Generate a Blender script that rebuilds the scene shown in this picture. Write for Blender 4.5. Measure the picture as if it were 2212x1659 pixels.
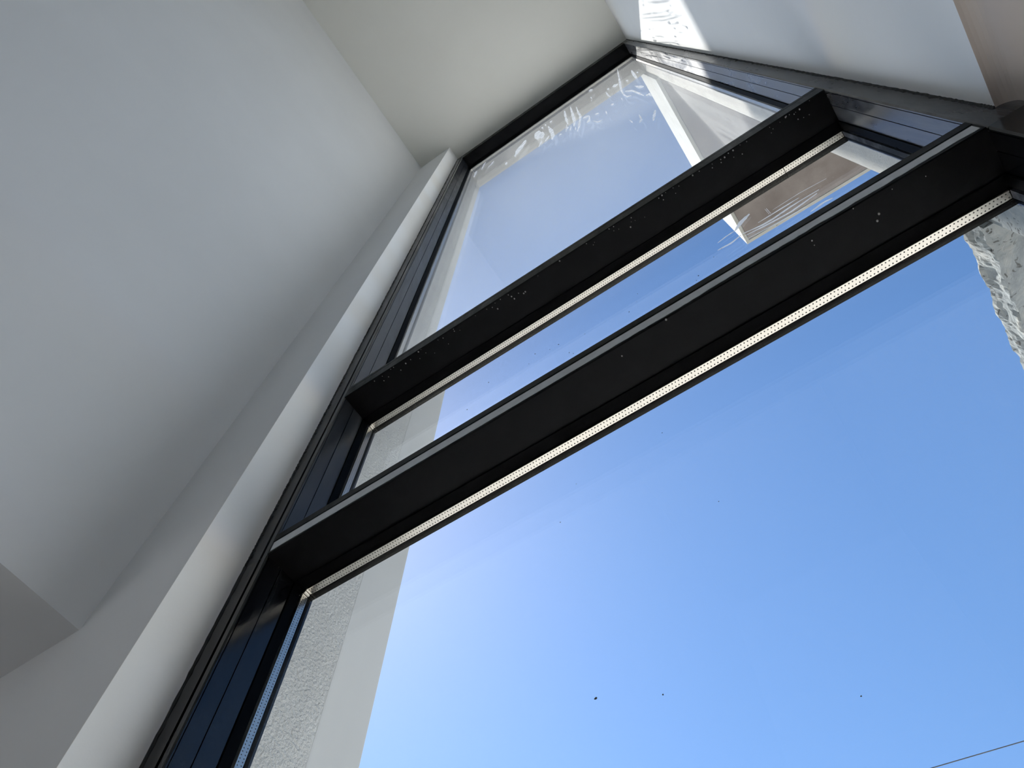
import bpy, bmesh, math, random
from mathutils import Vector, Matrix

for o in list(bpy.data.objects):
    bpy.data.objects.remove(o, do_unlink=True)
scene = bpy.context.scene
COL = scene.collection
S = 0.5            # metres per layout unit (one unit = camera to window frame)
EYE = 1.45         # camera height above the floor

# ------------------------------------------------------------------ camera
cam_data = bpy.data.cameras.new('camera')
cam_data.sensor_fit = 'HORIZONTAL'
cam_data.sensor_width = 36.0
cam_data.lens = 1658.47 / 2212 * 36.0
cam_data.clip_start = 0.02
cam_data.clip_end = 2000
cam = bpy.data.objects.new('camera', cam_data)
COL.objects.link(cam)
right = Vector((0.82760128, 0.56093597, 0.02066317))
down = Vector((-0.49999149, 0.75341549, -0.42705223))
fwd = Vector((-0.25511691, 0.34309756, 0.90399083))
rot = Matrix((right, -down, -fwd)).transposed()
cam.matrix_world = Matrix.Translation((0, 0, EYE)) @ rot.to_4x4()
scene.camera = cam

# ------------------------------------------------------------------ light
TO_SUN = Vector((-1.0, 0.45, 1.53)).normalized()
SUN_STRENGTH = 10
SKY_STRENGTH = 0.235
EXPOSURE = 0.0

world = bpy.data.worlds.new('sky')
scene.world = world
world.use_nodes = True
wn, wl = world.node_tree.nodes, world.node_tree.links
wn.clear()
sky = wn.new('ShaderNodeTexSky')
sky.sky_type = 'NISHITA'
sky.sun_disc = False
sky.sun_elevation = math.asin(TO_SUN.z)
sky.sun_rotation = math.atan2(TO_SUN.x, TO_SUN.y)
sky.air_density = 1.0
sky.dust_density = 0.25
sky.ozone_density = 2.0
bg = wn.new('ShaderNodeBackground')
bg.inputs['Strength'].default_value = SKY_STRENGTH
wo = wn.new('ShaderNodeOutputWorld')
hs = wn.new('ShaderNodeHueSaturation')
hs.inputs['Saturation'].default_value = 1.15
wl.new(sky.outputs['Color'], hs.inputs['Color'])
wl.new(hs.outputs['Color'], bg.inputs['Color'])
wl.new(bg.outputs['Background'], wo.inputs['Surface'])

sun_data = bpy.data.lights.new('sun', 'SUN')
sun_data.energy = SUN_STRENGTH
sun_data.angle = math.radians(0.53)
sun_data.color = (1.0, 0.97, 0.92)
sun = bpy.data.objects.new('sun', sun_data)
sun.rotation_euler = TO_SUN.to_track_quat('Z', 'Y').to_euler()
sun.location = TO_SUN * 30
COL.objects.link(sun)

scene.view_settings.view_transform = 'Standard'
scene.view_settings.look = 'None'
scene.view_settings.gamma = 1.0
scene.view_settings.use_curve_mapping = False
scene.view_settings.exposure = EXPOSURE
scene.cycles.max_bounces = 12
scene.cycles.diffuse_bounces = 7
scene.cycles.glossy_bounces = 4
scene.cycles.transparent_max_bounces = 24
scene.cycles.sample_clamp_indirect = 8.0
scene.cycles.use_adaptive_sampling = True
scene.cycles.adaptive_threshold = 0.03

SMEARS_UP = [
  [(-1.017,10.12),(-1.003,10.254),(-0.974,10.284),(-0.954,10.36),(-0.928,10.413),(-0.902,10.484),(-0.888,10.657),(-0.864,10.744),(-0.85,10.913),(-0.867,11.053),(-0.898,11.016),(-0.919,10.899),(-0.951,10.875),(-0.975,10.802),(-1.0,10.716),(-1.025,10.624),(-1.025,10.385),(-1.041,10.26)],
  [(-0.677,10.287),(-0.659,10.292),(-0.643,10.317),(-0.63,10.347),(-0.626,10.41),(-0.622,10.489),(-0.612,10.563),(-0.608,10.698),(-0.638,11.017),(-0.661,11.074),(-0.679,11.068),(-0.701,11.068),(-0.717,10.991),(-0.72,10.863),(-0.721,10.733),(-0.72,10.585)],
  [(-0.617,10.134),(-0.595,10.127),(-0.585,10.199),(-0.576,10.274),(-0.568,10.358),(-0.573,10.541),(-0.593,10.683),(-0.616,10.694),(-0.625,10.604),(-0.631,10.506),(-0.637,10.406),(-0.631,10.226)],
  [(-0.505,10.817),(-0.503,10.61),(-0.5,10.412),(-0.5,10.242),(-0.488,10.064),(-0.483,9.922),(-0.488,9.832),(-0.486,9.659),(-0.489,9.51),(-0.472,9.426),(-0.46,9.521),(-0.442,9.6),(-0.437,9.78),(-0.441,9.992),(-0.439,10.182),(-0.457,10.399),(-0.474,10.603),(-0.492,10.814)],
  [(-0.224,11.269),(-0.234,11.097),(-0.242,10.918),(-0.25,10.74),(-0.245,10.523),(-0.256,10.371),(-0.252,10.174),(-0.248,9.989),(-0.247,9.819),(-0.235,9.794),(-0.233,9.957),(-0.229,10.117),(-0.22,10.266),(-0.227,10.469),(-0.216,10.62),(-0.215,10.809),(-0.212,11.005),(-0.212,11.221)],
  [(-0.13,11.263),(-0.14,10.982),(-0.147,10.707),(-0.157,10.452),(-0.162,10.195),(-0.169,9.963),(-0.17,9.745),(-0.179,9.547),(-0.188,9.347),(-0.175,9.282),(-0.159,9.443),(-0.141,9.621),(-0.13,9.851),(-0.128,10.107),(-0.124,10.359),(-0.123,10.636),(-0.119,10.919),(-0.117,11.224)],
  [(-0.058,10.844),(-0.069,10.499),(-0.08,10.16),(-0.076,9.857),(-0.093,9.647),(-0.111,9.418),(-0.132,9.216),(-0.15,9.007),(-0.173,8.838),(-0.165,8.781),(-0.142,8.95),(-0.114,9.093),(-0.093,9.304),(-0.071,9.519),(-0.049,9.786),(-0.056,10.134),(-0.055,10.462),(-0.05,10.822)],
  [(-0.052,9.42),(-0.038,9.398),(-0.024,9.357),(-0.012,9.36),(-0.002,9.317),(0.012,9.323),(0.026,9.295),(0.028,9.347),(0.016,9.404),(0.005,9.495),(-0.01,9.511),(-0.025,9.524),(-0.039,9.491),(-0.052,9.478)],
  [(0.02,9.295),(0.007,9.235),(0.003,9.137),(-0.005,9.092),(-0.014,9.088),(-0.025,9.04),(-0.037,9.005),(-0.034,8.919),(-0.021,8.92),(-0.007,8.909),(0.009,8.952),(0.015,9.073),(0.025,9.145),(0.027,9.258)],
  [(0.684,11.739),(0.633,11.248),(0.589,10.779),(0.543,10.37),(0.505,9.965),(0.472,9.57),(0.453,9.168),(0.456,8.805),(0.497,8.711),(0.503,8.771),(0.472,8.9),(0.466,9.182),(0.49,9.528),(0.523,9.886),(0.564,10.264),(0.601,10.715),(0.645,11.184),(0.689,11.713)],
  [(0.498,9.28),(0.513,9.149),(0.529,9.04),(0.544,8.939),(0.549,8.786),(0.555,8.631),(0.558,8.472),(0.568,8.343),(0.573,8.204),(0.58,8.228),(0.578,8.38),(0.58,8.552),(0.573,8.701),(0.568,8.861),(0.561,9.035),(0.545,9.161),(0.525,9.255),(0.503,9.331)],
  [(0.45,10.293),(0.46,10.212),(0.472,10.159),(0.487,10.178),(0.502,10.193),(0.517,10.204),(0.522,10.302),(0.51,10.34),(0.497,10.382),(0.486,10.434),(0.471,10.414),(0.454,10.368)],
  [(0.757,10.62),(0.741,10.478),(0.728,10.336),(0.717,10.193),(0.706,10.044),(0.702,9.904),(0.697,9.776),(0.699,9.657),(0.71,9.666),(0.725,9.798),(0.733,9.929),(0.742,10.053),(0.749,10.176),(0.758,10.312),(0.765,10.457),(0.77,10.609)],
  [(0.609,9.212),(0.61,9.106),(0.611,9.003),(0.614,8.906),(0.62,8.812),(0.633,8.782),(0.645,8.753),(0.66,8.749),(0.664,8.784),(0.66,8.873),(0.653,8.938),(0.646,9.004),(0.636,9.027),(0.631,9.101),(0.624,9.173),(0.616,9.245)],
  [(0.778,10.169),(0.769,10.13),(0.763,10.086),(0.767,10.029),(0.772,10.023),(0.784,10.057),(0.786,10.106),(0.784,10.161)],
  [(0.62,10.091),(0.607,10.068),(0.608,10.015),(0.61,9.96),(0.618,9.942),(0.627,9.974),(0.635,10.008),(0.629,10.071)],
  [(0.031,8.795),(0.038,8.702),(0.046,8.612),(0.054,8.515),(0.068,8.476),(0.082,8.458),(0.096,8.454),(0.11,8.448),(0.111,8.483),(0.097,8.506),(0.084,8.531),(0.071,8.543),(0.062,8.588),(0.053,8.655),(0.043,8.732),(0.033,8.808)],
  [(-0.596,11.045),(-0.582,10.974),(-0.578,11.023),(-0.574,11.08),(-0.58,11.158),(-0.591,11.19),(-0.601,11.214),(-0.602,11.116)],
  [(-0.545,11.15),(-0.536,11.042),(-0.53,11.036),(-0.525,11.089),(-0.526,11.163),(-0.534,11.252),(-0.541,11.28),(-0.546,11.204)],
  [(-0.464,11.054),(-0.448,11.022),(-0.436,11.055),(-0.427,11.116),(-0.43,11.165),(-0.445,11.183),(-0.458,11.173),(-0.466,11.096)],
  [(0.159,10.657),(0.165,10.569),(0.17,10.611),(0.176,10.671),(0.176,10.739),(0.17,10.79),(0.164,10.822),(0.159,10.721)],
  [(0.347,10.312),(0.341,10.187),(0.333,10.065),(0.329,9.939),(0.329,9.807),(0.336,9.705),(0.345,9.627),(0.351,9.656),(0.349,9.766),(0.346,9.855),(0.349,9.948),(0.351,10.062),(0.35,10.185),(0.351,10.311)],
  [(-0.382,9.314),(-0.374,9.353),(-0.367,9.383),(-0.358,9.362),(-0.347,9.367),(-0.347,9.402),(-0.359,9.457),(-0.374,9.487),(-0.381,9.409),(-0.386,9.341)],
  [(-0.667,9.587),(-0.654,9.626),(-0.642,9.668),(-0.629,9.712),(-0.621,9.802),(-0.618,9.916),(-0.616,10.032),(-0.624,10.069),(-0.63,9.976),(-0.636,9.885),(-0.646,9.834),(-0.654,9.763),(-0.663,9.691),(-0.671,9.617)],
  [(-0.575,9.685),(-0.56,9.688),(-0.55,9.738),(-0.536,9.742),(-0.526,9.792),(-0.515,9.834),(-0.505,9.889),(-0.51,9.94),(-0.523,9.924),(-0.536,9.895),(-0.549,9.876),(-0.557,9.809),(-0.57,9.79),(-0.579,9.724)],
  [(-0.287,9.498),(-0.274,9.47),(-0.263,9.473),(-0.251,9.476),(-0.242,9.523),(-0.244,9.565),(-0.257,9.6),(-0.268,9.591),(-0.279,9.58),(-0.289,9.539)],
  [(-1.727,10.892),(-1.716,10.944),(-1.713,11.037),(-1.704,11.091),(-1.704,11.196),(-1.705,11.308),(-1.723,11.4),(-1.738,11.362),(-1.753,11.319),(-1.746,11.18),(-1.747,11.078),(-1.738,10.938)],
  [(-1.616,11.133),(-1.607,11.203),(-1.598,11.276),(-1.591,11.357),(-1.588,11.459),(-1.577,11.524),(-1.57,11.613),(-1.579,11.663),(-1.595,11.626),(-1.608,11.567),(-1.617,11.491),(-1.621,11.386),(-1.622,11.277),(-1.623,11.167)],
  [(-1.444,10.966),(-1.429,10.985),(-1.414,10.999),(-1.407,11.063),(-1.4,11.132),(-1.406,11.171),(-1.422,11.158),(-1.437,11.141),(-1.444,11.074),(-1.452,11.012)],
  [(-1.503,10.862),(-1.487,10.877),(-1.47,10.888),(-1.454,10.907),(-1.441,10.944),(-1.428,10.98),(-1.416,11.025),(-1.422,11.069),(-1.439,11.055),(-1.455,11.033),(-1.471,11.014),(-1.483,10.974),(-1.495,10.928),(-1.507,10.886)],
  [(0.441,6.743),(0.453,6.773),(0.464,6.811),(0.473,6.861),(0.486,6.887),(0.494,6.955),(0.506,6.99),(0.516,7.052),(0.526,7.112),(0.521,7.157),(0.509,7.118),(0.497,7.084),(0.487,7.023),(0.474,6.996),(0.466,6.928),(0.455,6.885),(0.446,6.832),(0.438,6.772)],
  [(0.4,7.433),(0.393,7.361),(0.386,7.291),(0.382,7.219),(0.379,7.169),(0.373,7.151),(0.362,7.116),(0.351,7.075),(0.352,7.04),(0.364,7.051),(0.376,7.067),(0.39,7.116),(0.396,7.206),(0.401,7.278),(0.403,7.353),(0.405,7.429)],
  [(0.306,7.461),(0.303,7.399),(0.305,7.348),(0.304,7.293),(0.309,7.249),(0.314,7.257),(0.317,7.317),(0.315,7.367),(0.315,7.423),(0.31,7.469)],
  [(0.403,8.904),(0.402,8.82),(0.408,8.863),(0.412,8.886),(0.418,8.969),(0.416,9.003),(0.416,9.058),(0.408,8.981)],
  [(0.196,11.471),(0.209,11.401),(0.221,11.331),(0.235,11.348),(0.251,11.394),(0.253,11.463),(0.241,11.551),(0.228,11.61),(0.213,11.578),(0.198,11.547)],
  [(0.28,9.019),(0.289,8.957),(0.3,8.933),(0.313,8.958),(0.315,8.999),(0.307,9.065),(0.295,9.082),(0.282,9.059)],
  [(0.619,8.184),(0.61,8.103),(0.608,8.034),(0.606,7.964),(0.608,7.901),(0.616,7.911),(0.623,7.985),(0.627,8.056),(0.631,8.129),(0.627,8.193)],
  [(0.586,8.131),(0.591,8.079),(0.6,8.08),(0.611,8.104),(0.613,8.135),(0.608,8.176),(0.6,8.195),(0.588,8.158)],
  [(0.2,8.896),(0.193,8.827),(0.186,8.759),(0.185,8.68),(0.184,8.603),(0.187,8.595),(0.193,8.662),(0.2,8.729),(0.201,8.809),(0.202,8.89)],
  [(-0.255,9.853),(-0.264,9.774),(-0.275,9.702),(-0.28,9.603),(-0.287,9.52),(-0.292,9.426),(-0.297,9.332),(-0.292,9.307),(-0.284,9.38),(-0.276,9.456),(-0.27,9.546),(-0.261,9.622),(-0.257,9.729),(-0.252,9.831)],
  [(-0.211,9.516),(-0.224,9.466),(-0.232,9.387),(-0.24,9.307),(-0.246,9.215),(-0.243,9.194),(-0.232,9.25),(-0.222,9.321),(-0.213,9.395),(-0.208,9.499)],
  [(-0.17,9.202),(-0.179,9.153),(-0.185,9.086),(-0.187,9.001),(-0.183,8.979),(-0.174,9.029),(-0.169,9.099),(-0.167,9.188)],
  [(-1.166,10.018),(-1.149,9.995),(-1.141,10.036),(-1.139,10.116),(-1.151,10.191),(-1.167,10.202),(-1.177,10.174),(-1.176,10.081)],
  [(0.085,9.118),(0.095,9.071),(0.104,9.033),(0.115,9.014),(0.126,9.024),(0.128,9.062),(0.119,9.117),(0.109,9.145),(0.098,9.153),(0.087,9.151)],
  [(0.381,10.433),(0.385,10.349),(0.392,10.307),(0.405,10.344),(0.409,10.399),(0.405,10.493),(0.396,10.505),(0.384,10.476)],
  [(0.156,10.453),(0.15,10.47),(0.145,10.468),(0.141,10.409),(0.142,10.382),(0.148,10.352),(0.153,10.378),(0.157,10.423)],
]
SMEARS_MID = [
  [(0.289,3.366),(0.301,3.373),(0.313,3.387),(0.325,3.393),(0.336,3.405),(0.348,3.418),(0.36,3.426),(0.372,3.443),(0.384,3.455),(0.384,3.469),(0.372,3.463),(0.36,3.463),(0.348,3.454),(0.336,3.449),(0.323,3.439),(0.311,3.415),(0.3,3.401),(0.289,3.378)],
  [(0.301,3.285),(0.344,3.266),(0.386,3.245),(0.429,3.242),(0.473,3.248),(0.518,3.257),(0.562,3.263),(0.604,3.261),(0.647,3.261),(0.648,3.267),(0.606,3.27),(0.563,3.271),(0.52,3.273),(0.475,3.266),(0.431,3.257),(0.388,3.261),(0.345,3.274),(0.302,3.291)],
  [(0.304,3.248),(0.345,3.236),(0.384,3.222),(0.425,3.214),(0.465,3.209),(0.504,3.203),(0.546,3.211),(0.587,3.223),(0.629,3.234),(0.63,3.242),(0.589,3.234),(0.548,3.228),(0.506,3.218),(0.466,3.222),(0.427,3.229),(0.386,3.238),(0.346,3.244),(0.304,3.253)],
  [(0.304,3.203),(0.336,3.195),(0.368,3.189),(0.399,3.182),(0.431,3.177),(0.462,3.174),(0.494,3.172),(0.525,3.171),(0.556,3.17),(0.557,3.173),(0.526,3.177),(0.495,3.18),(0.464,3.183),(0.432,3.186),(0.4,3.189),(0.368,3.195),(0.337,3.201),(0.304,3.206)],
  [(0.463,3.346),(0.494,3.347),(0.526,3.348),(0.557,3.35),(0.588,3.351),(0.618,3.347),(0.647,3.342),(0.677,3.337),(0.706,3.332),(0.706,3.334),(0.677,3.34),(0.648,3.345),(0.618,3.351),(0.588,3.355),(0.557,3.353),(0.526,3.352),(0.495,3.35),(0.463,3.347)],
  [(0.178,3.27),(0.192,3.263),(0.207,3.26),(0.221,3.258),(0.236,3.253),(0.251,3.257),(0.266,3.266),(0.281,3.272),(0.296,3.281),(0.296,3.287),(0.281,3.284),(0.266,3.278),(0.251,3.273),(0.237,3.271),(0.222,3.272),(0.208,3.275),(0.193,3.277),(0.178,3.275)],
  [(0.198,3.352),(0.209,3.353),(0.221,3.357),(0.232,3.359),(0.244,3.364),(0.255,3.366),(0.266,3.365),(0.278,3.369),(0.289,3.37),(0.289,3.374),(0.278,3.374),(0.267,3.376),(0.255,3.373),(0.244,3.373),(0.232,3.37),(0.221,3.364),(0.209,3.36),(0.198,3.354)],
  [(0.549,3.093),(0.562,3.093),(0.574,3.095),(0.586,3.096),(0.598,3.098),(0.611,3.102),(0.622,3.099),(0.634,3.097),(0.645,3.096),(0.647,3.105),(0.636,3.109),(0.625,3.114),(0.613,3.116),(0.601,3.116),(0.588,3.112),(0.576,3.108),(0.563,3.104),(0.55,3.099)],
  [(0.38,3.303),(0.404,3.302),(0.428,3.3),(0.452,3.3),(0.475,3.3),(0.499,3.3),(0.522,3.3),(0.546,3.303),(0.57,3.304),(0.57,3.308),(0.547,3.31),(0.524,3.312),(0.5,3.312),(0.477,3.312),(0.453,3.31),(0.429,3.31),(0.405,3.308),(0.381,3.306)],
  [(0.444,3.413),(0.443,3.4),(0.442,3.387),(0.441,3.375),(0.44,3.362),(0.44,3.35),(0.439,3.338),(0.439,3.326),(0.44,3.326),(0.441,3.339),(0.441,3.351),(0.442,3.363),(0.443,3.376),(0.444,3.388),(0.444,3.401),(0.444,3.413)],
  [(0.451,3.414),(0.449,3.4),(0.448,3.386),(0.447,3.372),(0.447,3.359),(0.446,3.346),(0.445,3.333),(0.445,3.32),(0.446,3.32),(0.447,3.334),(0.448,3.347),(0.449,3.36),(0.45,3.374),(0.45,3.387),(0.451,3.401),(0.451,3.414)],
]

# ------------------------------------------------------------------ helpers
def T(p):
    return Vector((p[0] * S, p[1] * S, p[2] * S + EYE))

def props(o, label=None, category=None, kind=None, group=None):
    if label: o['label'] = label
    if category: o['category'] = category
    if kind: o['kind'] = kind
    if group: o['group'] = group
    return o

def link_mesh(name, verts, faces, mat, parent=None, smooth=False):
    """verts in layout units; the object's origin goes to the middle of its base, or to its parent's origin."""
    w = [T(v) for v in verts]
    if parent is None:
        lo = Vector([min(v[i] for v in w) for i in range(3)])
        hi = Vector([max(v[i] for v in w) for i in range(3)])
        org = Vector(((lo.x + hi.x) / 2, (lo.y + hi.y) / 2, lo.z))
    else:
        org = WORLD_AT[parent.name]
    me = bpy.data.meshes.new(name)
    me.from_pydata([tuple(v - org) for v in w], [], faces)
    bm = bmesh.new(); bm.from_mesh(me)
    bmesh.ops.recalc_face_normals(bm, faces=bm.faces)
    bm.to_mesh(me); bm.free()
    if smooth:
        for p in me.polygons: p.use_smooth = True
    me.materials.append(mat)
    o = bpy.data.objects.new(name, me)
    COL.objects.link(o)
    if parent is None:
        o.location = org
        WORLD_AT[o.name] = org
    else:
        o.parent = parent
        WORLD_AT[o.name] = org          # children keep their parent's origin
    return o

WORLD_AT = {}

def empty(name, at):
    o = bpy.data.objects.new(name, None)
    o.empty_display_size = 0.1
    o.location = T(at)
    COL.objects.link(o)
    WORLD_AT[o.name] = T(at)
    return o

def bevel(o, width, segments=2):
    m = o.modifiers.new('edge', 'BEVEL')
    m.width = width * S; m.segments = segments; m.limit_method = 'ANGLE'
    return o

def box_data(x0, x1, y0, y1, z0, z1):
    v = [(x0, y0, z0), (x1, y0, z0), (x1, y1, z0), (x0, y1, z0), (x0, y0, z1), (x1, y0, z1), (x1, y1, z1), (x0, y1, z1)]
    f = [(0, 3, 2, 1), (4, 5, 6, 7), (0, 1, 5, 4), (1, 2, 6, 5), (2, 3, 7, 6), (3, 0, 4, 7)]
    return v, f

def box(name, b, mat, parent=None, bev=0):
    v, f = box_data(*b)
    o = link_mesh(name, v, f, mat, parent)
    if bev: bevel(o, bev)
    return o

def boxes(name, bs, mat, parent=None):
    V, Fc = [], []
    for b in bs:
        v, f = box_data(*b); n = len(V)
        V += v; Fc += [tuple(i + n for i in q) for q in f]
    return link_mesh(name, V, Fc, mat, parent)

def prism(name, profile, axis, a, b, mat, parent=None, bev=0):
    """extrude a closed profile: axis 'z' takes (x, y) points, 'x' takes (y, z), 'y' takes (x, z)."""
    def pt(p, t):
        return {'z': (p[0], p[1], t), 'x': (t, p[0], p[1]), 'y': (p[0], t, p[1])}[axis]
    n = len(profile)
    V = [pt(p, a) for p in profile] + [pt(p, b) for p in profile]
    Fc = [tuple(range(n)), tuple(range(2 * n - 1, n - 1, -1))]
    Fc += [(i, (i + 1) % n, n + (i + 1) % n, n + i) for i in range(n)]
    o = link_mesh(name, V, Fc, mat, parent)
    if bev: bevel(o, bev)
    return o

# ------------------------------------------------------------------ materials
def material(name):
    m = bpy.data.materials.new(name)
    m.use_nodes = True
    nt = m.node_tree
    return m, nt.nodes, nt.links, nt.nodes['Principled BSDF']

def node(nodes, kind, **inputs):
    n = nodes.new(kind)
    for k, v in inputs.items():
        n.inputs[k.replace('_', ' ')].default_value = v
    return n

def ramp(nodes, stops):
    r = nodes.new('ShaderNodeValToRGB')
    e = r.color_ramp.elements
    while len(e) < len(stops): e.new(0.5)
    for el, (p, c) in zip(e, stops):
        el.position = p
        el.color = c if len(c) == 4 else (*c, 1)
    return r

def bump(nodes, links, bsdf, height, strength, distance):
    b = node(nodes, 'ShaderNodeBump', Strength=strength, Distance=distance)
    links.new(height, b.inputs['Height'])
    links.new(b.outputs['Normal'], bsdf.inputs['Normal'])
    return b

def rough_surface(name, c1, c2, scale, detail=5, rough=0.85, bscale=60, bstr=0.2, bdist=0.002, spec=0.3, low=0.35, high=0.65):
    m, n, l, p = material(name)
    tc = n.new('ShaderNodeTexCoord')
    a = node(n, 'ShaderNodeTexNoise', Scale=scale, Detail=detail, Roughness=0.55)
    l.new(tc.outputs['Object'], a.inputs['Vector'])
    r = ramp(n, [(low, c1), (high, c2)])
    l.new(a.outputs['Fac'], r.inputs['Fac'])
    l.new(r.outputs['Color'], p.inputs['Base Color'])
    p.inputs['Roughness'].default_value = rough
    p.inputs['Specular IOR Level'].default_value = spec
    b = node(n, 'ShaderNodeTexNoise', Scale=bscale, Detail=4, Roughness=0.6)
    l.new(tc.outputs['Object'], b.inputs['Vector'])
    bump(n, l, p, b.outputs['Fac'], bstr, bdist)
    return m

M_WALL = rough_surface('painted_plaster', (0.76, 0.765, 0.765), (0.79, 0.795, 0.795), 1.5, bscale=9, bstr=0.18, bdist=0.006)
M_CEIL = rough_surface('ceiling_paint', (0.70, 0.69, 0.635), (0.73, 0.72, 0.665), 1.2, bscale=30, bstr=0.08, bdist=0.002)
M_REVEAL = rough_surface('reveal_plaster', (0.90, 0.875, 0.83), (0.93, 0.925, 0.91), 2.2, detail=1, bscale=70, bstr=0.3, bdist=0.0015, low=0.42, high=0.56)
M_WALL_LOWER = rough_surface('warm_lower_plaster', (0.51, 0.45, 0.405), (0.55, 0.485, 0.44), 1.5, bscale=20, bstr=0.1)  # darker and warmer tone than the upper wall plaster
M_FLOOR = rough_surface('pale_screed', (0.52, 0.42, 0.33), (0.60, 0.50, 0.40), 3.0, bscale=40, bstr=0.1)
M_RENDER = rough_surface('textured_render', (0.63, 0.61, 0.565), (0.71, 0.69, 0.64), 6.0, bscale=140, bstr=1.0, bdist=0.008)
M_SMOOTH = rough_surface('smooth_render', (0.60, 0.585, 0.55), (0.63, 0.615, 0.58), 2.0, bscale=60, bstr=0.05)
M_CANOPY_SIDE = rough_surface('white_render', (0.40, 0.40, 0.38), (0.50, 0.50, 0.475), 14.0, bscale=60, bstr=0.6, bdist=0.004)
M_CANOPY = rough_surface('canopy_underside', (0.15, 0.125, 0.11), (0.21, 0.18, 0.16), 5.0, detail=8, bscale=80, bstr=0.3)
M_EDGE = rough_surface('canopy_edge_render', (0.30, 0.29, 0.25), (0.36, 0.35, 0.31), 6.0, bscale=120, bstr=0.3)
M_GROUND = rough_surface('pale_paving', (0.66, 0.64, 0.60), (0.76, 0.74, 0.70), 1.0)

def concrete():
    m, n, l, p = material('raw_concrete')
    tc = n.new('ShaderNodeTexCoord')
    big = node(n, 'ShaderNodeTexNoise', Scale=13.0, Detail=9, Roughness=0.68, Distortion=0.8)
    l.new(tc.outputs['Object'], big.inputs['Vector'])
    base = ramp(n, [(0.3, (0.17, 0.19, 0.20)), (0.5, (0.26, 0.28, 0.28)), (0.7, (0.38, 0.37, 0.34))])
    l.new(big.outputs['Fac'], base.inputs['Fac'])
    spot = node(n, 'ShaderNodeTexNoise', Scale=55.0, Detail=4, Roughness=0.55, Distortion=0.8)
    l.new(tc.outputs['Object'], spot.inputs['Vector'])
    sr = ramp(n, [(0.60, (0, 0, 0)), (0.64, (1, 1, 1))])
    l.new(spot.outputs['Fac'], sr.inputs['Fac'])
    mix = n.new('ShaderNodeMix'); mix.data_type = 'RGBA'
    l.new(sr.outputs['Color'], mix.inputs[0])
    l.new(base.outputs['Color'], mix.inputs[6])
    mix.inputs[7].default_value = (0.08, 0.08, 0.075, 1)
    l.new(mix.outputs[2], p.inputs['Base Color'])
    p.inputs['Roughness'].default_value = 0.9
    bump(n, l, p, big.outputs['Fac'], 0.8, 0.012)
    return m
M_CONCRETE = concrete()

def frame_paint(name, base, dust, amount, rough=0.32, spec=0.5):
    m, n, l, p = material(name)
    tc = n.new('ShaderNodeTexCoord')
    mp = node(n, 'ShaderNodeMapping', Scale=(1, 1, 0.25))
    l.new(tc.outputs['Object'], mp.inputs['Vector'])
    a = node(n, 'ShaderNodeTexNoise', Scale=14.0, Detail=8, Roughness=0.7, Distortion=0.8)
    l.new(mp.outputs['Vector'], a.inputs['Vector'])
    r = ramp(n, [(0.45, base), (0.62, tuple(b + (d - b) * amount for b, d in zip(base, dust)))])
    l.new(a.outputs['Fac'], r.inputs['Fac'])
    l.new(r.outputs['Color'], p.inputs['Base Color'])
    rr = ramp(n, [(0.4, (rough,) * 3), (0.7, (rough + 0.2,) * 3)])
    l.new(a.outputs['Fac'], rr.inputs['Fac'])
    l.new(rr.outputs['Color'], p.inputs['Roughness'])
    p.inputs['Specular IOR Level'].default_value = spec
    return m
M_FRAME = frame_paint('anthracite_frame', (0.004, 0.004, 0.0043), (0.10, 0.10, 0.10), 0.02, 0.30, 0.06)
M_FRAME_SATIN = frame_paint('satin_anthracite_frame', (0.003, 0.003, 0.004), (0.10, 0.10, 0.10), 0.02, 0.12, 0.5)
M_FRAME_WORN = frame_paint('worn_anthracite_frame', (0.012, 0.013, 0.016), (0.10, 0.10, 0.10), 0.2, 0.28)
M_FRAME_DUSTY = frame_paint('dusty_anthracite_frame', (0.048, 0.048, 0.053), (0.22, 0.22, 0.22), 0.5, 0.27)

def plain(name, color, rough, metallic=0.0, spec=0.5):
    m, n, l, p = material(name)
    tc = n.new('ShaderNodeTexCoord')
    a = node(n, 'ShaderNodeTexNoise', Scale=40.0, Detail=3)
    l.new(tc.outputs['Object'], a.inputs['Vector'])
    r = ramp(n, [(0.3, tuple(c * 0.9 for c in color)), (0.7, tuple(min(1, c * 1.08) for c in color))])
    l.new(a.outputs['Fac'], r.inputs['Fac'])
    l.new(r.outputs['Color'], p.inputs['Base Color'])
    p.inputs['Roughness'].default_value = rough
    p.inputs['Metallic'].default_value = metallic
    p.inputs['Specular IOR Level'].default_value = spec
    return m
M_RUBBER = plain('black_rubber', (0.0018, 0.0018, 0.002), 0.6, spec=0.03)
M_SEAL = plain('black_sealant', (0.03, 0.03, 0.03), 0.7, spec=0.3)
M_TAPE = plain('grey_tape', (0.50, 0.52, 0.54), 0.45)
M_CABLE = plain('cable_sheath', (0.03, 0.03, 0.035), 0.6)
M_DROP = plain('dried_splash', (0.20, 0.20, 0.19), 0.5)
M_GROOVE = plain('groove_shadow_gap', (0.05, 0.05, 0.05), 0.9)
M_ROOF = plain('roof_membrane', (0.3, 0.3, 0.3), 0.9)

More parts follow.
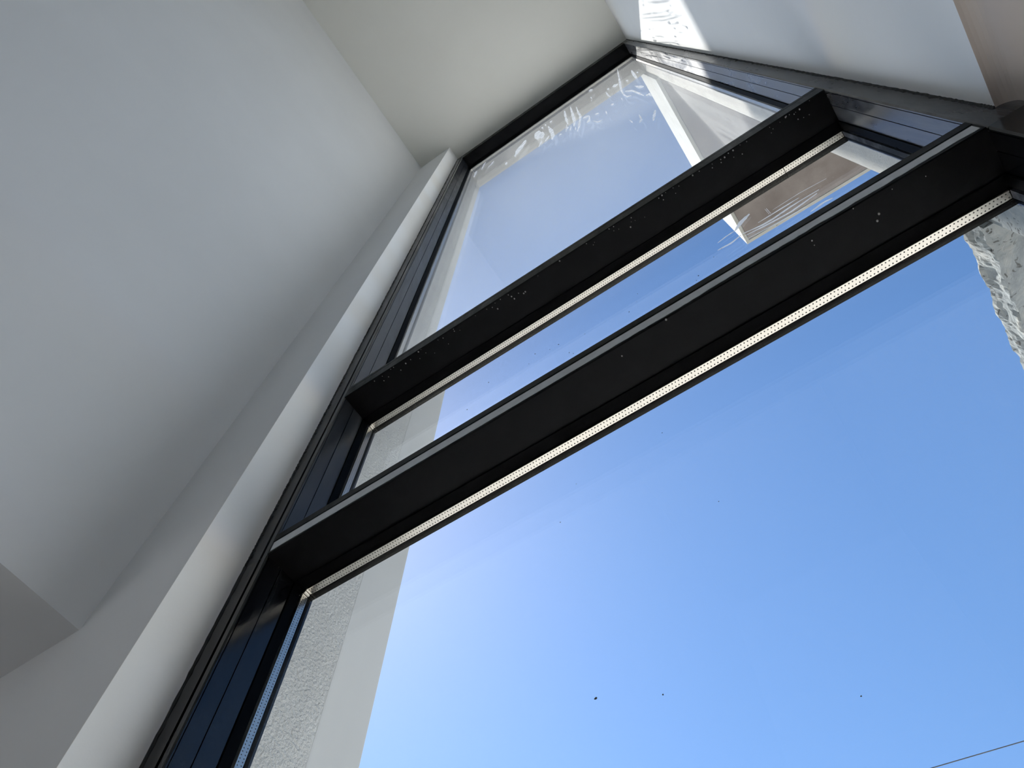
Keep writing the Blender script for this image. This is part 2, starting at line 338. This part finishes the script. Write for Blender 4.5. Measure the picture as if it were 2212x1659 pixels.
def spacer_metal():
    """aluminium spacer bar with two rows of tiny desiccant holes."""
    m, n, l, p = material('perforated_aluminium')
    uv = n.new('ShaderNodeUVMap'); uv.uv_map = 'along'
    sep = n.new('ShaderNodeSeparateXYZ')
    l.new(uv.outputs['UV'], sep.inputs['Vector'])
    def math_(op, a, b=None):
        k = n.new('ShaderNodeMath'); k.operation = op
        for i, v in enumerate((a, b)):
            if v is None: continue
            if isinstance(v, (int, float)): k.inputs[i].default_value = v
            else: l.new(v, k.inputs[i])
        return k.outputs[0]
    PITCH = 0.0125
    u, v = sep.outputs['X'], sep.outputs['Y']          # u along the bar in layout units, v 0..1 across
    row = math_('GREATER_THAN', v, 0.5)
    uu = math_('ADD', math_('DIVIDE', u, PITCH), math_('MULTIPLY', row, 0.5))
    du = math_('MULTIPLY', math_('SUBTRACT', math_('FRACT', uu), 0.5), PITCH)
    vv = math_('SUBTRACT', math_('ABSOLUTE', math_('SUBTRACT', v, 0.5)), 0.26)
    dv = math_('MULTIPLY', vv, 0.029)
    d = math_('SQRT', math_('ADD', math_('MULTIPLY', du, du), math_('MULTIPLY', dv, dv)))
    hole = math_('LESS_THAN', d, 0.0025)
    line = math_('LESS_THAN', math_('ABSOLUTE', math_('SUBTRACT', math_('FRACT', math_('MULTIPLY', v, 10.0)), 0.5)), 0.08)
    mix = n.new('ShaderNodeMix'); mix.data_type = 'RGBA'
    l.new(hole, mix.inputs[0])
    mix.inputs[6].default_value = (0.62, 0.59, 0.53, 1)
    mix.inputs[7].default_value = (0.03, 0.03, 0.03, 1)
    l.new(mix.outputs[2], p.inputs['Base Color'])
    inv = math_('SUBTRACT', 1.0, hole)
    l.new(math_('MULTIPLY', inv, 0.9), p.inputs['Metallic'])
    p.inputs['Roughness'].default_value = 0.22
    h = math_('SUBTRACT', math_('MULTIPLY', line, 0.3), hole)
    bump(n, l, p, h, 0.5, 0.001)
    return m
M_SPACER = spacer_metal()

def glass(name, tint, dirt):
    """clear float glass: straight-through transmission plus a mirror layer by angle, with a thin veil of dust."""
    m = bpy.data.materials.new(name); m.use_nodes = True
    n, l = m.node_tree.nodes, m.node_tree.links
    n.clear()
    out = n.new('ShaderNodeOutputMaterial')
    geo = n.new('ShaderNodeNewGeometry')
    dot = n.new('ShaderNodeVectorMath'); dot.operation = 'DOT_PRODUCT'
    l.new(geo.outputs['Normal'], dot.inputs[0]); l.new(geo.outputs['Incoming'], dot.inputs[1])
    def math_(op, a, b=None):
        k = n.new('ShaderNodeMath'); k.operation = op
        for i, v in enumerate((a, b)):
            if v is None: continue
            if isinstance(v, (int, float)): k.inputs[i].default_value = v
            else: l.new(v, k.inputs[i])
        return k.outputs[0]
    c = math_('ABSOLUTE', dot.outputs['Value'])
    f = math_('ADD', 0.02, math_('MULTIPLY', 0.42, math_('POWER', math_('SUBTRACT', 1.0, c), 5.0)))
    tr = n.new('ShaderNodeBsdfTransparent'); tr.inputs['Color'].default_value = (*tint, 1)
    gl = n.new('ShaderNodeBsdfGlossy'); gl.inputs['Roughness'].default_value = 0.0; gl.inputs['Color'].default_value = (0.98, 0.99, 1.0, 1)
    mix = n.new('ShaderNodeMixShader')
    l.new(f, mix.inputs[0]); l.new(tr.outputs[0], mix.inputs[1]); l.new(gl.outputs[0], mix.inputs[2])
    if not dirt:
        l.new(mix.outputs[0], out.inputs['Surface'])
        return m
    df = n.new('ShaderNodeBsdfTranslucent'); df.inputs['Color'].default_value = (0.8, 0.8, 0.8, 1)
    tc = n.new('ShaderNodeTexCoord')
    mp = node(n, 'ShaderNodeMapping', Scale=(1, 1, 0.35))
    l.new(tc.outputs['Object'], mp.inputs['Vector'])
    no = node(n, 'ShaderNodeTexNoise', Scale=2.5, Detail=3, Roughness=0.5)
    l.new(mp.outputs['Vector'], no.inputs['Vector'])
    r = ramp(n, [(0.25, (dirt * 0.5,) * 3), (0.75, (dirt,) * 3)])
    l.new(no.outputs['Fac'], r.inputs['Fac'])
    mx = n.new('ShaderNodeMixShader')
    l.new(r.outputs['Color'], mx.inputs[0]); l.new(mix.outputs[0], mx.inputs[1]); l.new(df.outputs[0], mx.inputs[2])
    l.new(mx.outputs[0], out.inputs['Surface'])
    return m
M_GLASS = glass('window_glass', (0.992, 0.996, 0.996), 0.0)
M_GLASS_UP = glass('dusty_window_glass', (0.992, 0.996, 0.996), 0.065)

def smear():
    m = bpy.data.materials.new('dried_smear'); m.use_nodes = True
    n, l = m.node_tree.nodes, m.node_tree.links
    n.clear()
    out = n.new('ShaderNodeOutputMaterial')
    tr = n.new('ShaderNodeBsdfTransparent')
    a = n.new('ShaderNodeBsdfTranslucent'); a.inputs['Color'].default_value = (0.85, 0.86, 0.88, 1)
    b = n.new('ShaderNodeBsdfDiffuse'); b.inputs['Color'].default_value = (0.85, 0.86, 0.88, 1)
    ab = n.new('ShaderNodeMixShader'); l.new(a.outputs[0], ab.inputs[1]); l.new(b.outputs[0], ab.inputs[2])
    tc = n.new('ShaderNodeTexCoord')
    no = node(n, 'ShaderNodeTexNoise', Scale=9.0, Detail=5, Roughness=0.6)
    l.new(tc.outputs['Object'], no.inputs['Vector'])
    r = ramp(n, [(0.35, (0.35,) * 3), (0.65, (0.85,) * 3)])
    l.new(no.outputs['Fac'], r.inputs['Fac'])
    mx = n.new('ShaderNodeMixShader')
    l.new(r.outputs['Color'], mx.inputs[0]); l.new(tr.outputs[0], mx.inputs[1]); l.new(ab.outputs[0], mx.inputs[2])
    l.new(mx.outputs[0], out.inputs['Surface'])
    return m
M_SMEAR = smear()

# ------------------------------------------------------------------ layout (units; camera at 0,0,0)
FLOOR, CEIL, TOP = -2.9, 12.42, 13.5
WL, WR = -2.02, 1.05            # finished reveal faces beside the frame
JL, JR = -1.90, 0.968           # inner faces of the jambs
XL, XR = -2.05, 1.10            # outside reveal faces
YN, YF, YB, YO = 0.785, 1.0, 1.275, 1.60   # nib face, frame front, frame back, facade
LEFT = -2.58                    # upper left wall
SOFL, SOFR = 2.21, 2.522        # lower ceiling on the left, bottom edge of the upper right wall
BACK = -9.0
UT0, UT1 = 3.815, 3.94          # upper transom
LT0, LT1 = 2.42, 2.55           # lower transom
HEAD = 12.1

def structure(o, label, cat):
    return props(o, label, cat, 'structure')

# room shell
structure(box('floor', (-9, 1.6, -11, YO, FLOOR - 0.3, FLOOR), M_FLOOR), 'pale screed floor of the room below', 'floor')
structure(box('ceiling', (LEFT - 0.4, 1.6, BACK - 0.4, YF, CEIL, TOP), M_CEIL), 'warm white upper ceiling above the tall window', 'ceiling')
structure(box('ceiling_lower', (-9, LEFT - 0.4, -11, YN, SOFL, SOFL + 0.5), M_WALL), 'darker low ceiling at the lower left beyond the wall edge', 'ceiling')
structure(box('wall_left', (LEFT - 0.4, LEFT, BACK, YN, SOFL, CEIL), M_WALL), 'tall pale grey plaster wall left of the window', 'wall')
wf = structure(boxes('wall_front', [(LEFT - 0.4, WL - 0.004, YN, YF, FLOOR, CEIL), (-9, LEFT - 0.4, YN, YF, 1.7, CEIL), (-9, -7.4, YN, YF, FLOOR, 1.7), (-4.2, LEFT - 0.4, YN, YF, FLOOR, 1.7)], M_WALL),
          'pale plaster nib and reveal beside the left window jamb', 'wall')  # unseen opening at far left added to let daylight into the lower room
box('reveal_plaster', (WL - 0.004, WL, YN, YF, FLOOR, CEIL), M_REVEAL, wf)
structure(box('wall_right', (WR, 1.6, BACK, YF, SOFR, CEIL), M_WALL), 'bluish white upper wall on the right with the sun patch', 'wall')
# lower right wall: sits a little further back, with a soft cove up to the edge of the upper wall
cove = [(1.6, FLOOR), (1.097, FLOOR), (1.097, SOFR - 0.06)]
for k in range(1, 7):
    t = k / 6 * math.pi / 2
    cove.append((1.097 - 0.047 * (1 - math.cos(t)) , SOFR - 0.06 + 0.059 * math.sin(t)))
cove.append((1.6, SOFR - 0.001))
lower = prism('wall_right_lower', cove, 'y', BACK, YF, M_WALL_LOWER)
structure(lower, 'warm grey lower wall in the upper right corner', 'wall')
structure(boxes('wall_back', [(LEFT - 0.4, 1.6, BACK - 0.4, BACK, SOFL, CEIL), (LEFT, 1.6, BACK - 0.4, BACK, FLOOR, SOFL), (-9, -8, -11.4, -11, FLOOR, SOFL + 0.5), (-3.4, LEFT, -11.4, -11, FLOOR, SOFL + 0.5), (-8, -3.4, -11.4, -11, 1.1, SOFL + 0.5)], M_WALL),
          'plaster wall behind the viewer', 'wall')  # unseen low rear opening added to brighten the nib and low ceiling
structure(box('wall_left_lower', (-9.4, -9, -11.4, YO, FLOOR, SOFL + 0.5), M_WALL), 'far plaster wall of the lower room', 'wall')
structure(box('wall_partition', (LEFT - 0.4, LEFT, -11, BACK, FLOOR, SOFL), M_WALL), 'plaster partition at the rear of the lower room', 'wall')

# outer leaf of the facade
structure(boxes('wall_facade_left', [(LEFT - 0.4, XL, YF, YO, FLOOR - 0.1, TOP), (-9, LEFT - 0.4, YF, YO, 1.7, TOP), (-9, -7.4, YF, YO, FLOOR - 0.1, 1.7), (-4.2, LEFT - 0.4, YF, YO, FLOOR - 0.1, 1.7)], M_RENDER),
          'grey textured render outside the left jamb', 'wall')  # the added daylight opening continues through this outer leaf
structure(box('wall_facade_right', (XR, 8.0, YF, YO, 3.1, TOP), M_RENDER), 'textured render strip outside the right jamb', 'wall')
structure(box('wall_facade_lower', (XR - 0.002, 8.0, YF, YO, FLOOR - 0.1, 3.1), M_CONCRETE), 'raw concrete face outside the right jamb beside the ledge', 'wall')
structure(box('wall_facade_head', (XL, XR, YF, YO, 12.8, TOP), M_RENDER), 'cream rendered soffit outside above the top pane', 'wall')
structure(box('ground', (-90, 90, -90, 90, FLOOR - 0.6, FLOOR - 0.3), M_GROUND), 'pale paved ground outside the house', 'ground')

# ------------------------------------------------------------------ windows
def jamb_profile(side):
    """plan profile of a jamb with shadow grooves; side -1 is the left jamb, 1 the right."""
    if side < 0:
        p = [(XL, YB), (XL, YF), (-1.942, YF), (-1.942, YF + 0.012), (-1.930, YF + 0.012), (-1.930, YF + 0.002), (-1.906, YF + 0.002), (-1.9, YF + 0.007),
             (-1.9, 1.0115), (-1.906, 1.0115), (-1.906, 1.0155), (-1.9, 1.0155), (-1.9, 1.0800), (-1.906, 1.0800), (-1.906, 1.0845), (-1.9, 1.0845), (-1.9, YB)]
    else:
        p = [(XR, YB), (XR, YF), (0.974, YF), (0.968, YF + 0.006), (0.968, 1.0115), (0.974, 1.0115), (0.974, 1.0155), (0.968, 1.0155),
             (0.968, 1.0800), (0.974, 1.0800), (0.974, 1.0845), (0.968, 1.0845), (0.968, YB)]
    return p

def transom(name, z0, z1, groove, parent, mat):
    prof = [(YF + 0.004, z0), (YF, z0 + 0.004), (YF, groove - 0.0025), (YF + 0.006, groove - 0.0025), (YF + 0.006, groove + 0.0025), (YF, groove + 0.0025),
            (YF, z1 - 0.004), (YF + 0.004, z1), (YB, z1), (YB, z0)]
    return prism(name, prof, 'x', JL, JR, mat, parent)

def spacer_bar(name, axis, a, b, at, face, parent):
    """thin perforated bar in the cavity between the panes. axis 'x' hangs under a rail, 'z' lies along a jamb."""
    t = 0.010
    y0, y1 = 1.2135, 1.2425
    if axis == 'x':
        bx = (a, b, y0, y1, at - t if face < 0 else at, at if face < 0 else at + t)
    else:
        bx = (at if face > 0 else at - t, at + t if face > 0 else at, y0, y1, a, b)
    o = box(name, bx, M_SPACER, parent)
    me = o.data
    uv = me.uv_layers.new(name='along')
    off = WORLD_AT[parent.name]
    for lp in me.loops:
        w = me.vertices[lp.vertex_index].co + off
        lay = (w.x / S, w.y / S, (w.z - EYE) / S)
        uv.data[lp.index].uv = ((lay[0] if axis == 'x' else lay[2]), (lay[1] - y0) / (y1 - y0))
    return o

def glazing(parent, z0, z1, glass_mat, splits=None, dark_right=True):
    g = 0.006
    x0, x1 = JL + 0.0005, JR - 0.0005
    inner = box('inner_pane', (x0, x1, 1.205, 1.2125, z0, z1), glass_mat, parent)
    outer = box('outer_pane', (x0, x1, 1.2435, 1.251, z0, z1), glass_mat, parent)
    props(inner, 'inner glass sheet'); props(outer, 'outer glass sheet')
    # rubber gaskets, one bar each
    for y0, y1, nm in ((1.163, 1.2045, 'inner_gasket'), (1.2515, 1.262, 'outer_gasket')):
        box(nm, (JL, JR, y0, y1, z1 - g, z1), M_RUBBER, parent)
        box(nm, (JL, JL + g, y0, y1, z0, z1 - g), M_RUBBER, parent)
        box(nm, (JR - g, JR, y0, y1, z0, z1 - g), M_RUBBER, parent)
    # spacer bars
    xs = splits or [JL + 0.028, JR - 0.012]
    for i in range(len(xs) - 1):
        gap = 0.003 if splits and i else 0
        sb = spacer_bar('spacer_bar', 'x', xs[i] + gap, xs[i + 1], z1, -1, parent)
        first = sb if i == 0 else first
    spacer_bar('spacer_bar', 'z', z0, z1 - 0.028, JL, 1, parent)
    if dark_right:
        box('edge_seal', (JR - 0.010, JR, 1.2135, 1.2425, z0, z1 - 0.012), M_EDGESEAL, parent)
    else:
        spacer_bar('spacer_bar', 'z', z0, z1 - 0.012, JR, -1, parent)
    # folded corner key at the upper left
    for k, (cx, cz) in enumerate(((0.0, -0.019), (0.010, -0.010), (0.019, 0.0))):
        kb = box('corner_key', (JL + cx - 0.001, JL + cx + 0.008, 1.214, 1.242, z1 + cz - 0.009, z1 + cz), M_KEY, first, bev=0.0015)
    return inner

M_EDGESEAL = rough_surface('smudged_edge_seal', (0.012, 0.013, 0.016), (0.10, 0.10, 0.11), 30.0, detail=6, low=0.45, high=0.75)

M_KEY = plain('bright_aluminium', (0.75, 0.72, 0.66), 0.28, metallic=0.9)

w1 = structure(empty('window_1', (-0.466, YF, UT0)), 'tall upper fixed window with dark frame and smeared glass', 'window')
prism('jamb', jamb_profile(-1), 'z', UT0, 12.8, M_FRAME_WORN, w1)
prism('jamb', jamb_profile(1), 'z', UT0, 12.8, M_FRAME_DUSTY, w1)
prism('head_rail', [(YF + 0.004, HEAD), (YF, HEAD + 0.006), (YF, 12.26), (YF + 0.006, 12.26), (YF + 0.006, 12.275), (YF, 12.275), (YF, 12.8), (YB, 12.8), (YB, HEAD)], 'x', JL, JR, M_FRAME, w1)
transom('transom', UT0, UT1, 3.905, w1, M_FRAME)
pane1 = glazing(w1, UT1, HEAD, M_GLASS_UP, None, False)

w2 = structure(empty('window_2', (-0.466, YF, LT0)), 'low middle window strip between the two dark transoms', 'window')
prism('jamb', jamb_profile(-1), 'z', LT0, UT0, M_FRAME_WORN, w2)
prism('jamb', jamb_profile(1), 'z', LT0, UT0, M_FRAME_DUSTY, w2)
transom('transom', LT0, LT1, 2.500, w2, M_FRAME)
pane2 = glazing(w2, LT1, UT0, M_GLASS, [JL + 0.028, 0.655, JR - 0.012])

w3 = structure(empty('window_3', (-0.466, YF, FLOOR)), 'large lower window pane filled with blue sky', 'window')
prism('jamb', jamb_profile(-1), 'z', FLOOR, LT0, M_FRAME_SATIN, w3)
prism('jamb', jamb_profile(1), 'z', FLOOR, LT0, M_FRAME_SATIN, w3)
box('bottom_rail', (JL, JR, YF, YB, FLOOR, FLOOR + 0.13), M_FRAME, w3)
pane3 = glazing(w3, FLOOR + 0.13, LT0, M_GLASS)

# smears on the glass: thin dried films
def films(name, polys, y, parent, label, mat=None):
    V, Fc = [], []
    th = 0.0006
    for q in polys:
        n, k = len(V), len(q)
        V += [(a, y, b) for a, b in q] + [(a, y + th, b) for a, b in q]
        h = k // 2
        for i in range(h - 1):
            j = k - 1 - i
            Fc.append((n + i, n + i + 1, n + j - 1, n + j))
            Fc.append((n + k + j, n + k + j - 1, n + k + i + 1, n + k + i))
        for i in range(k):
            i2 = (i + 1) % k
            Fc.append((n + i, n + k + i, n + k + i2, n + i2))
    o = link_mesh(name, V, Fc, mat or M_SMEAR, parent)
    return props(o, label, kind='stuff')
films('dried_smears', SMEARS_UP, 1.2042, pane1, 'white dried smears on the glass')
films('dust_streaks', SMEARS_MID, 1.2042, pane2, 'pale wiped dust streaks on the glass')

def specks(spots, seed, squash=1.0):
    rnd = random.Random(seed)
    out = []
    for x, z, r in spots:
        out.append([(x + r * math.cos(a) * rnd.uniform(0.6, 1.2), z + squash * r * math.sin(a) * rnd.uniform(0.6, 1.2)) for a in [2 * math.pi * k / 6 for k in range(6)]])
    return out
M_SPECK = plain('dirt_speck', (0.10, 0.11, 0.12), 0.8)
films('dirt_specks', specks([(-0.624, 1.236, 0.0045), (-0.468, 1.168, 0.002), (-0.215, 1.669, 0.0015), (-0.687, 1.941, 0.002), (-0.109, 0.985, 0.0018), (-0.301, 2.119, 0.002), (-0.619, 2.098, 0.0015)], 4), 1.2042, pane3, 'tiny dark dirt specks on the glass', M_SPECK)
rs = random.Random(12)
spots = [(rs.uniform(-1.2, 0.6), 2.62 + 0.75 * rs.random() ** 1.4, rs.choice((0.001, 0.0014, 0.002, 0.003))) for _ in range(110)]
films('water_spots', specks(spots, 5, 1.6), 1.2042, pane2, 'small dried water spots on the glass', M_SPECK)

# ragged bead of sealant between plaster and frame
def sealant(name, x_wall, side, z0, z1, label, parent, seed):
    rnd = random.Random(seed)
    V, Fc = [], []
    n = 260
    for i in range(n + 1):
        z = z0 + (z1 - z0) * (i / n) ** 1.6
        w = 0.006 + 0.006 * rnd.random() + (0.010 if rnd.random() < 0.06 else 0)
        d = 0.004 + 0.003 * rnd.random()
        for dx, dy in ((0.02, 0.0), (-w, 0.0), (-w * 0.5, -d), (0.02, -d * 0.6)):
            V.append((x_wall + dx * side, YF + dy, z))
    for i in range(n):
        for k in range(4):
            a, b = i * 4 + k, i * 4 + (k + 1) % 4
            Fc.append((a, b, b + 4, a + 4))
    Fc += [(3, 2, 1, 0), tuple(n * 4 + k for k in range(4))]
    o = link_mesh(name, V, Fc, M_SEAL, parent)
    return o
sealant('sealant_bead', WL, -1, UT0, CEIL, '', w1, 1)
sealant('sealant_bead', WL, -1, LT0, UT0, '', w2, 2)
sealant('sealant_bead', WL, -1, FLOOR, LT0, '', w3, 3)
sealant('sealant_bead', WR, 1, SOFR, CEIL, '', w1, 4)

# grey tape on the lower transom, its lower edge torn towards the right
def tape():
    rnd = random.Random(9)
    n = 150
    V, Fc = [], []
    j = 0.0
    for i in range(n + 1):
        t = i / n
        x = JL + 0.012 + (0.958 - JL - 0.012) * t
        j = 0.7 * j + rnd.uniform(-0.0025, 0.0025) * (1 if t > 0.55 else 0.15)
        lo = LT0 + 0.013 + j + (0.006 if t > 0.62 else 0) * min(1, (t - 0.62) * 12)
        hi = LT0 + 0.0665
        sl = 0.012 * (t - 1) if i == n else 0
        V += [(x, YF - 0.0018, lo), (x, YF - 0.0018, hi), (x, YF - 0.0001, hi), (x, YF - 0.0001, lo)]
    for i in range(n):
        for k in range(4):
            a, b = i * 4 + k, i * 4 + (k + 1) % 4
            Fc.append((a, b, b + 4, a + 4))
    Fc += [(3, 2, 1, 0), tuple(n * 4 + k for k in range(4))]
    o = link_mesh('tape_strip', V, Fc, M_TAPE)
    return props(o, 'long grey tape strip along the face of the lower transom', 'tape')
tape()

# dried splashes on the transoms
def splashes(name, z, n, parent, seed, x0, x1, dmax):
    rnd = random.Random(seed)
    V, Fc = [], []
    for _ in range(n):
        x = rnd.uniform(x0, x1); y = YF + 0.006 + dmax * rnd.random() ** 2.2
        r = rnd.choice((0.0016, 0.002, 0.0026, 0.0038))
        b = len(V); k = 8
        for i in range(k):
            a = 2 * math.pi * i / k
            V.append((x + r * math.cos(a), y + 1.2 * r * math.sin(a), z))
        for i in range(k):
            a = 2 * math.pi * i / k
            V.append((x + 0.6 * r * math.cos(a), y + 0.7 * r * math.sin(a), z - r * 0.5))
        for i in range(k):
            Fc.append((b + i, b + (i + 1) % k, b + k + (i + 1) % k, b + k + i))
        Fc.append(tuple(b + k + i for i in range(k)))
    o = link_mesh(name, V, Fc, M_DROP, parent)
    return props(o, 'pale dried splashes', kind='stuff')
splashes('dried_splashes', UT0, 80, w1, 5, -1.7, 0.9, 0.06)
splashes('dried_splashes', LT0, 9, w2, 6, -0.6, 0.9, 0.12)

# ------------------------------------------------------------------ outside
# smooth fin left of the window
structure(box('wall_fin', (-2.75, XL, YO, 1.862, FLOOR - 0.1, 5.95), M_SMOOTH, bev=0.004), 'smooth pale fin beyond the textured render on the left', 'wall')

# projecting canopy at the upper right
can = props(empty('canopy', (1.05, YO, 11.55)), 'white edged canopy with brown underside beyond the top right corner', 'canopy')
cx0, cx1, cy0, cy1, cz0, cz1 = 1.05, 6.0, YO + 0.001, 4.42, 11.55, 13.43
box('canopy_body', (cx0, cx1, cy0, cy1, cz0 + 0.02, cz1), M_CANOPY_SIDE, can)
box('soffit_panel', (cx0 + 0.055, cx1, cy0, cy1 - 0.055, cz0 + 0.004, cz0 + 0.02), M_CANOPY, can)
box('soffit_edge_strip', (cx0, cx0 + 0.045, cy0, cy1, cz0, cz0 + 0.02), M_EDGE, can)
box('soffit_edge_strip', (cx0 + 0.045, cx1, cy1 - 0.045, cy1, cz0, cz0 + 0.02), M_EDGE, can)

# raw concrete ledge at the right edge of the frame
def ledge():
    from mathutils import noise
    x0, x1, y0, y1, z0, z1 = 1.035, 2.2, YO + 0.001, 3.4, 3.0, 3.13
    prof = [(x1, z1), (x0 + 0.03, z1)] + [(x0 - 0.004, z1 - (z1 - z0) * k / 7) for k in range(8)] + [(x0 + 0.02, z0), (x0 + 0.05, z0), (x0 + 0.1, z0), (x0 + 0.18, z0), (x0 + 0.3, z0), (x1, z0)]
    # the broken edge leans: its foot is set back a little
    prof = [(px + (0.03 * (z1 - pz) / (z1 - z0) if px < x0 else 0), pz) for px, pz in prof]
    ny = 170
    V, Fc, rows = [], [], []
    for j in range(ny + 1):
        y = y0 + (y1 - y0) * j / ny
        ring = []
        for i, (px, pz) in enumerate(prof):
            rough = 1.0 if 1 <= i <= 11 else (0.25 if i < len(prof) - 1 else 0)
            q = Vector((px * 9, y * 9, pz * 16))
            dx = (noise.fractal(q, 0.9, 2.1, 5) * 0.016 + noise.noise(q * 5) * 0.006) * rough
            dz = (noise.fractal(q + Vector((40, 3, 7)), 0.9, 2.1, 5) * 0.010) * rough * (0.5 if i > 9 else 1)
            ring.append(len(V))
            V.append((px + dx, y, pz + dz))
        rows.append(ring)
    k = len(prof)
    for a, b in zip(rows, rows[1:]):
        for i in range(k):
            Fc.append((a[i], a[(i + 1) % k], b[(i + 1) % k], b[i]))
    Fc += [tuple(rows[0]), tuple(reversed(rows[-1]))]
    o = link_mesh('concrete_ledge', V, Fc, M_CONCRETE)
    return props(o, 'rough broken concrete ledge outside at the right edge of the photo', 'ledge')
ledge()

# cable across the sky
def tube(name, pts, r, mat, sides=8):
    V, Fc = [], []
    P = [Vector(p) for p in pts]
    for i, p in enumerate(P):
        d = (P[min(i + 1, len(P) - 1)] - P[max(i - 1, 0)]).normalized()
        u = d.cross(Vector((0, 0, 1))).normalized(); v = u.cross(d)
        for k in range(sides):
            a = 2 * math.pi * k / sides
            V.append(tuple(p + u * r * math.cos(a) + v * r * math.sin(a)))
    for i in range(len(P) - 1):
        for k in range(sides):
            a, b = i * sides + k, i * sides + (k + 1) % sides
            Fc.append((a, b, b + sides, a + sides))
    Fc += [tuple(range(sides)), tuple(range((len(P) - 1) * sides, len(P) * sides))[::-1]]
    return link_mesh(name, V, Fc, mat, smooth=True)
A, B = Vector((-87.349, 1702.652, 1163.74)) * 0.014, Vector((106.605, 1770.483, 1192.732)) * 0.014
dv = B - A
pts = []
for i in range(-26, 41):
    t = i / 2.0
    p = A + dv * t
    pts.append(tuple(p + Vector((0, 0, 0.0012 * (t - 0.5) ** 2 - 0.0003))))
props(tube('overhead_cable', pts, 0.015, M_CABLE), 'thin dark cable crossing the sky at the lower right', 'cable')
WING = True
if WING:
    wing = empty('house_wing', (-12, 2, FLOOR - 0.3))
    props(wing, 'tall rendered wing of the house beyond the left wall', 'building')
    box('wing_walls', (-15, -9.4, YO + 0.01, 6.34, FLOOR - 0.3, 22.2), M_SMOOTH, wing)
    box('wing_roof', (-15.1, -9.4, YO + 0.01, 6.34, 22.2, 22.62), M_ROOF, wing)
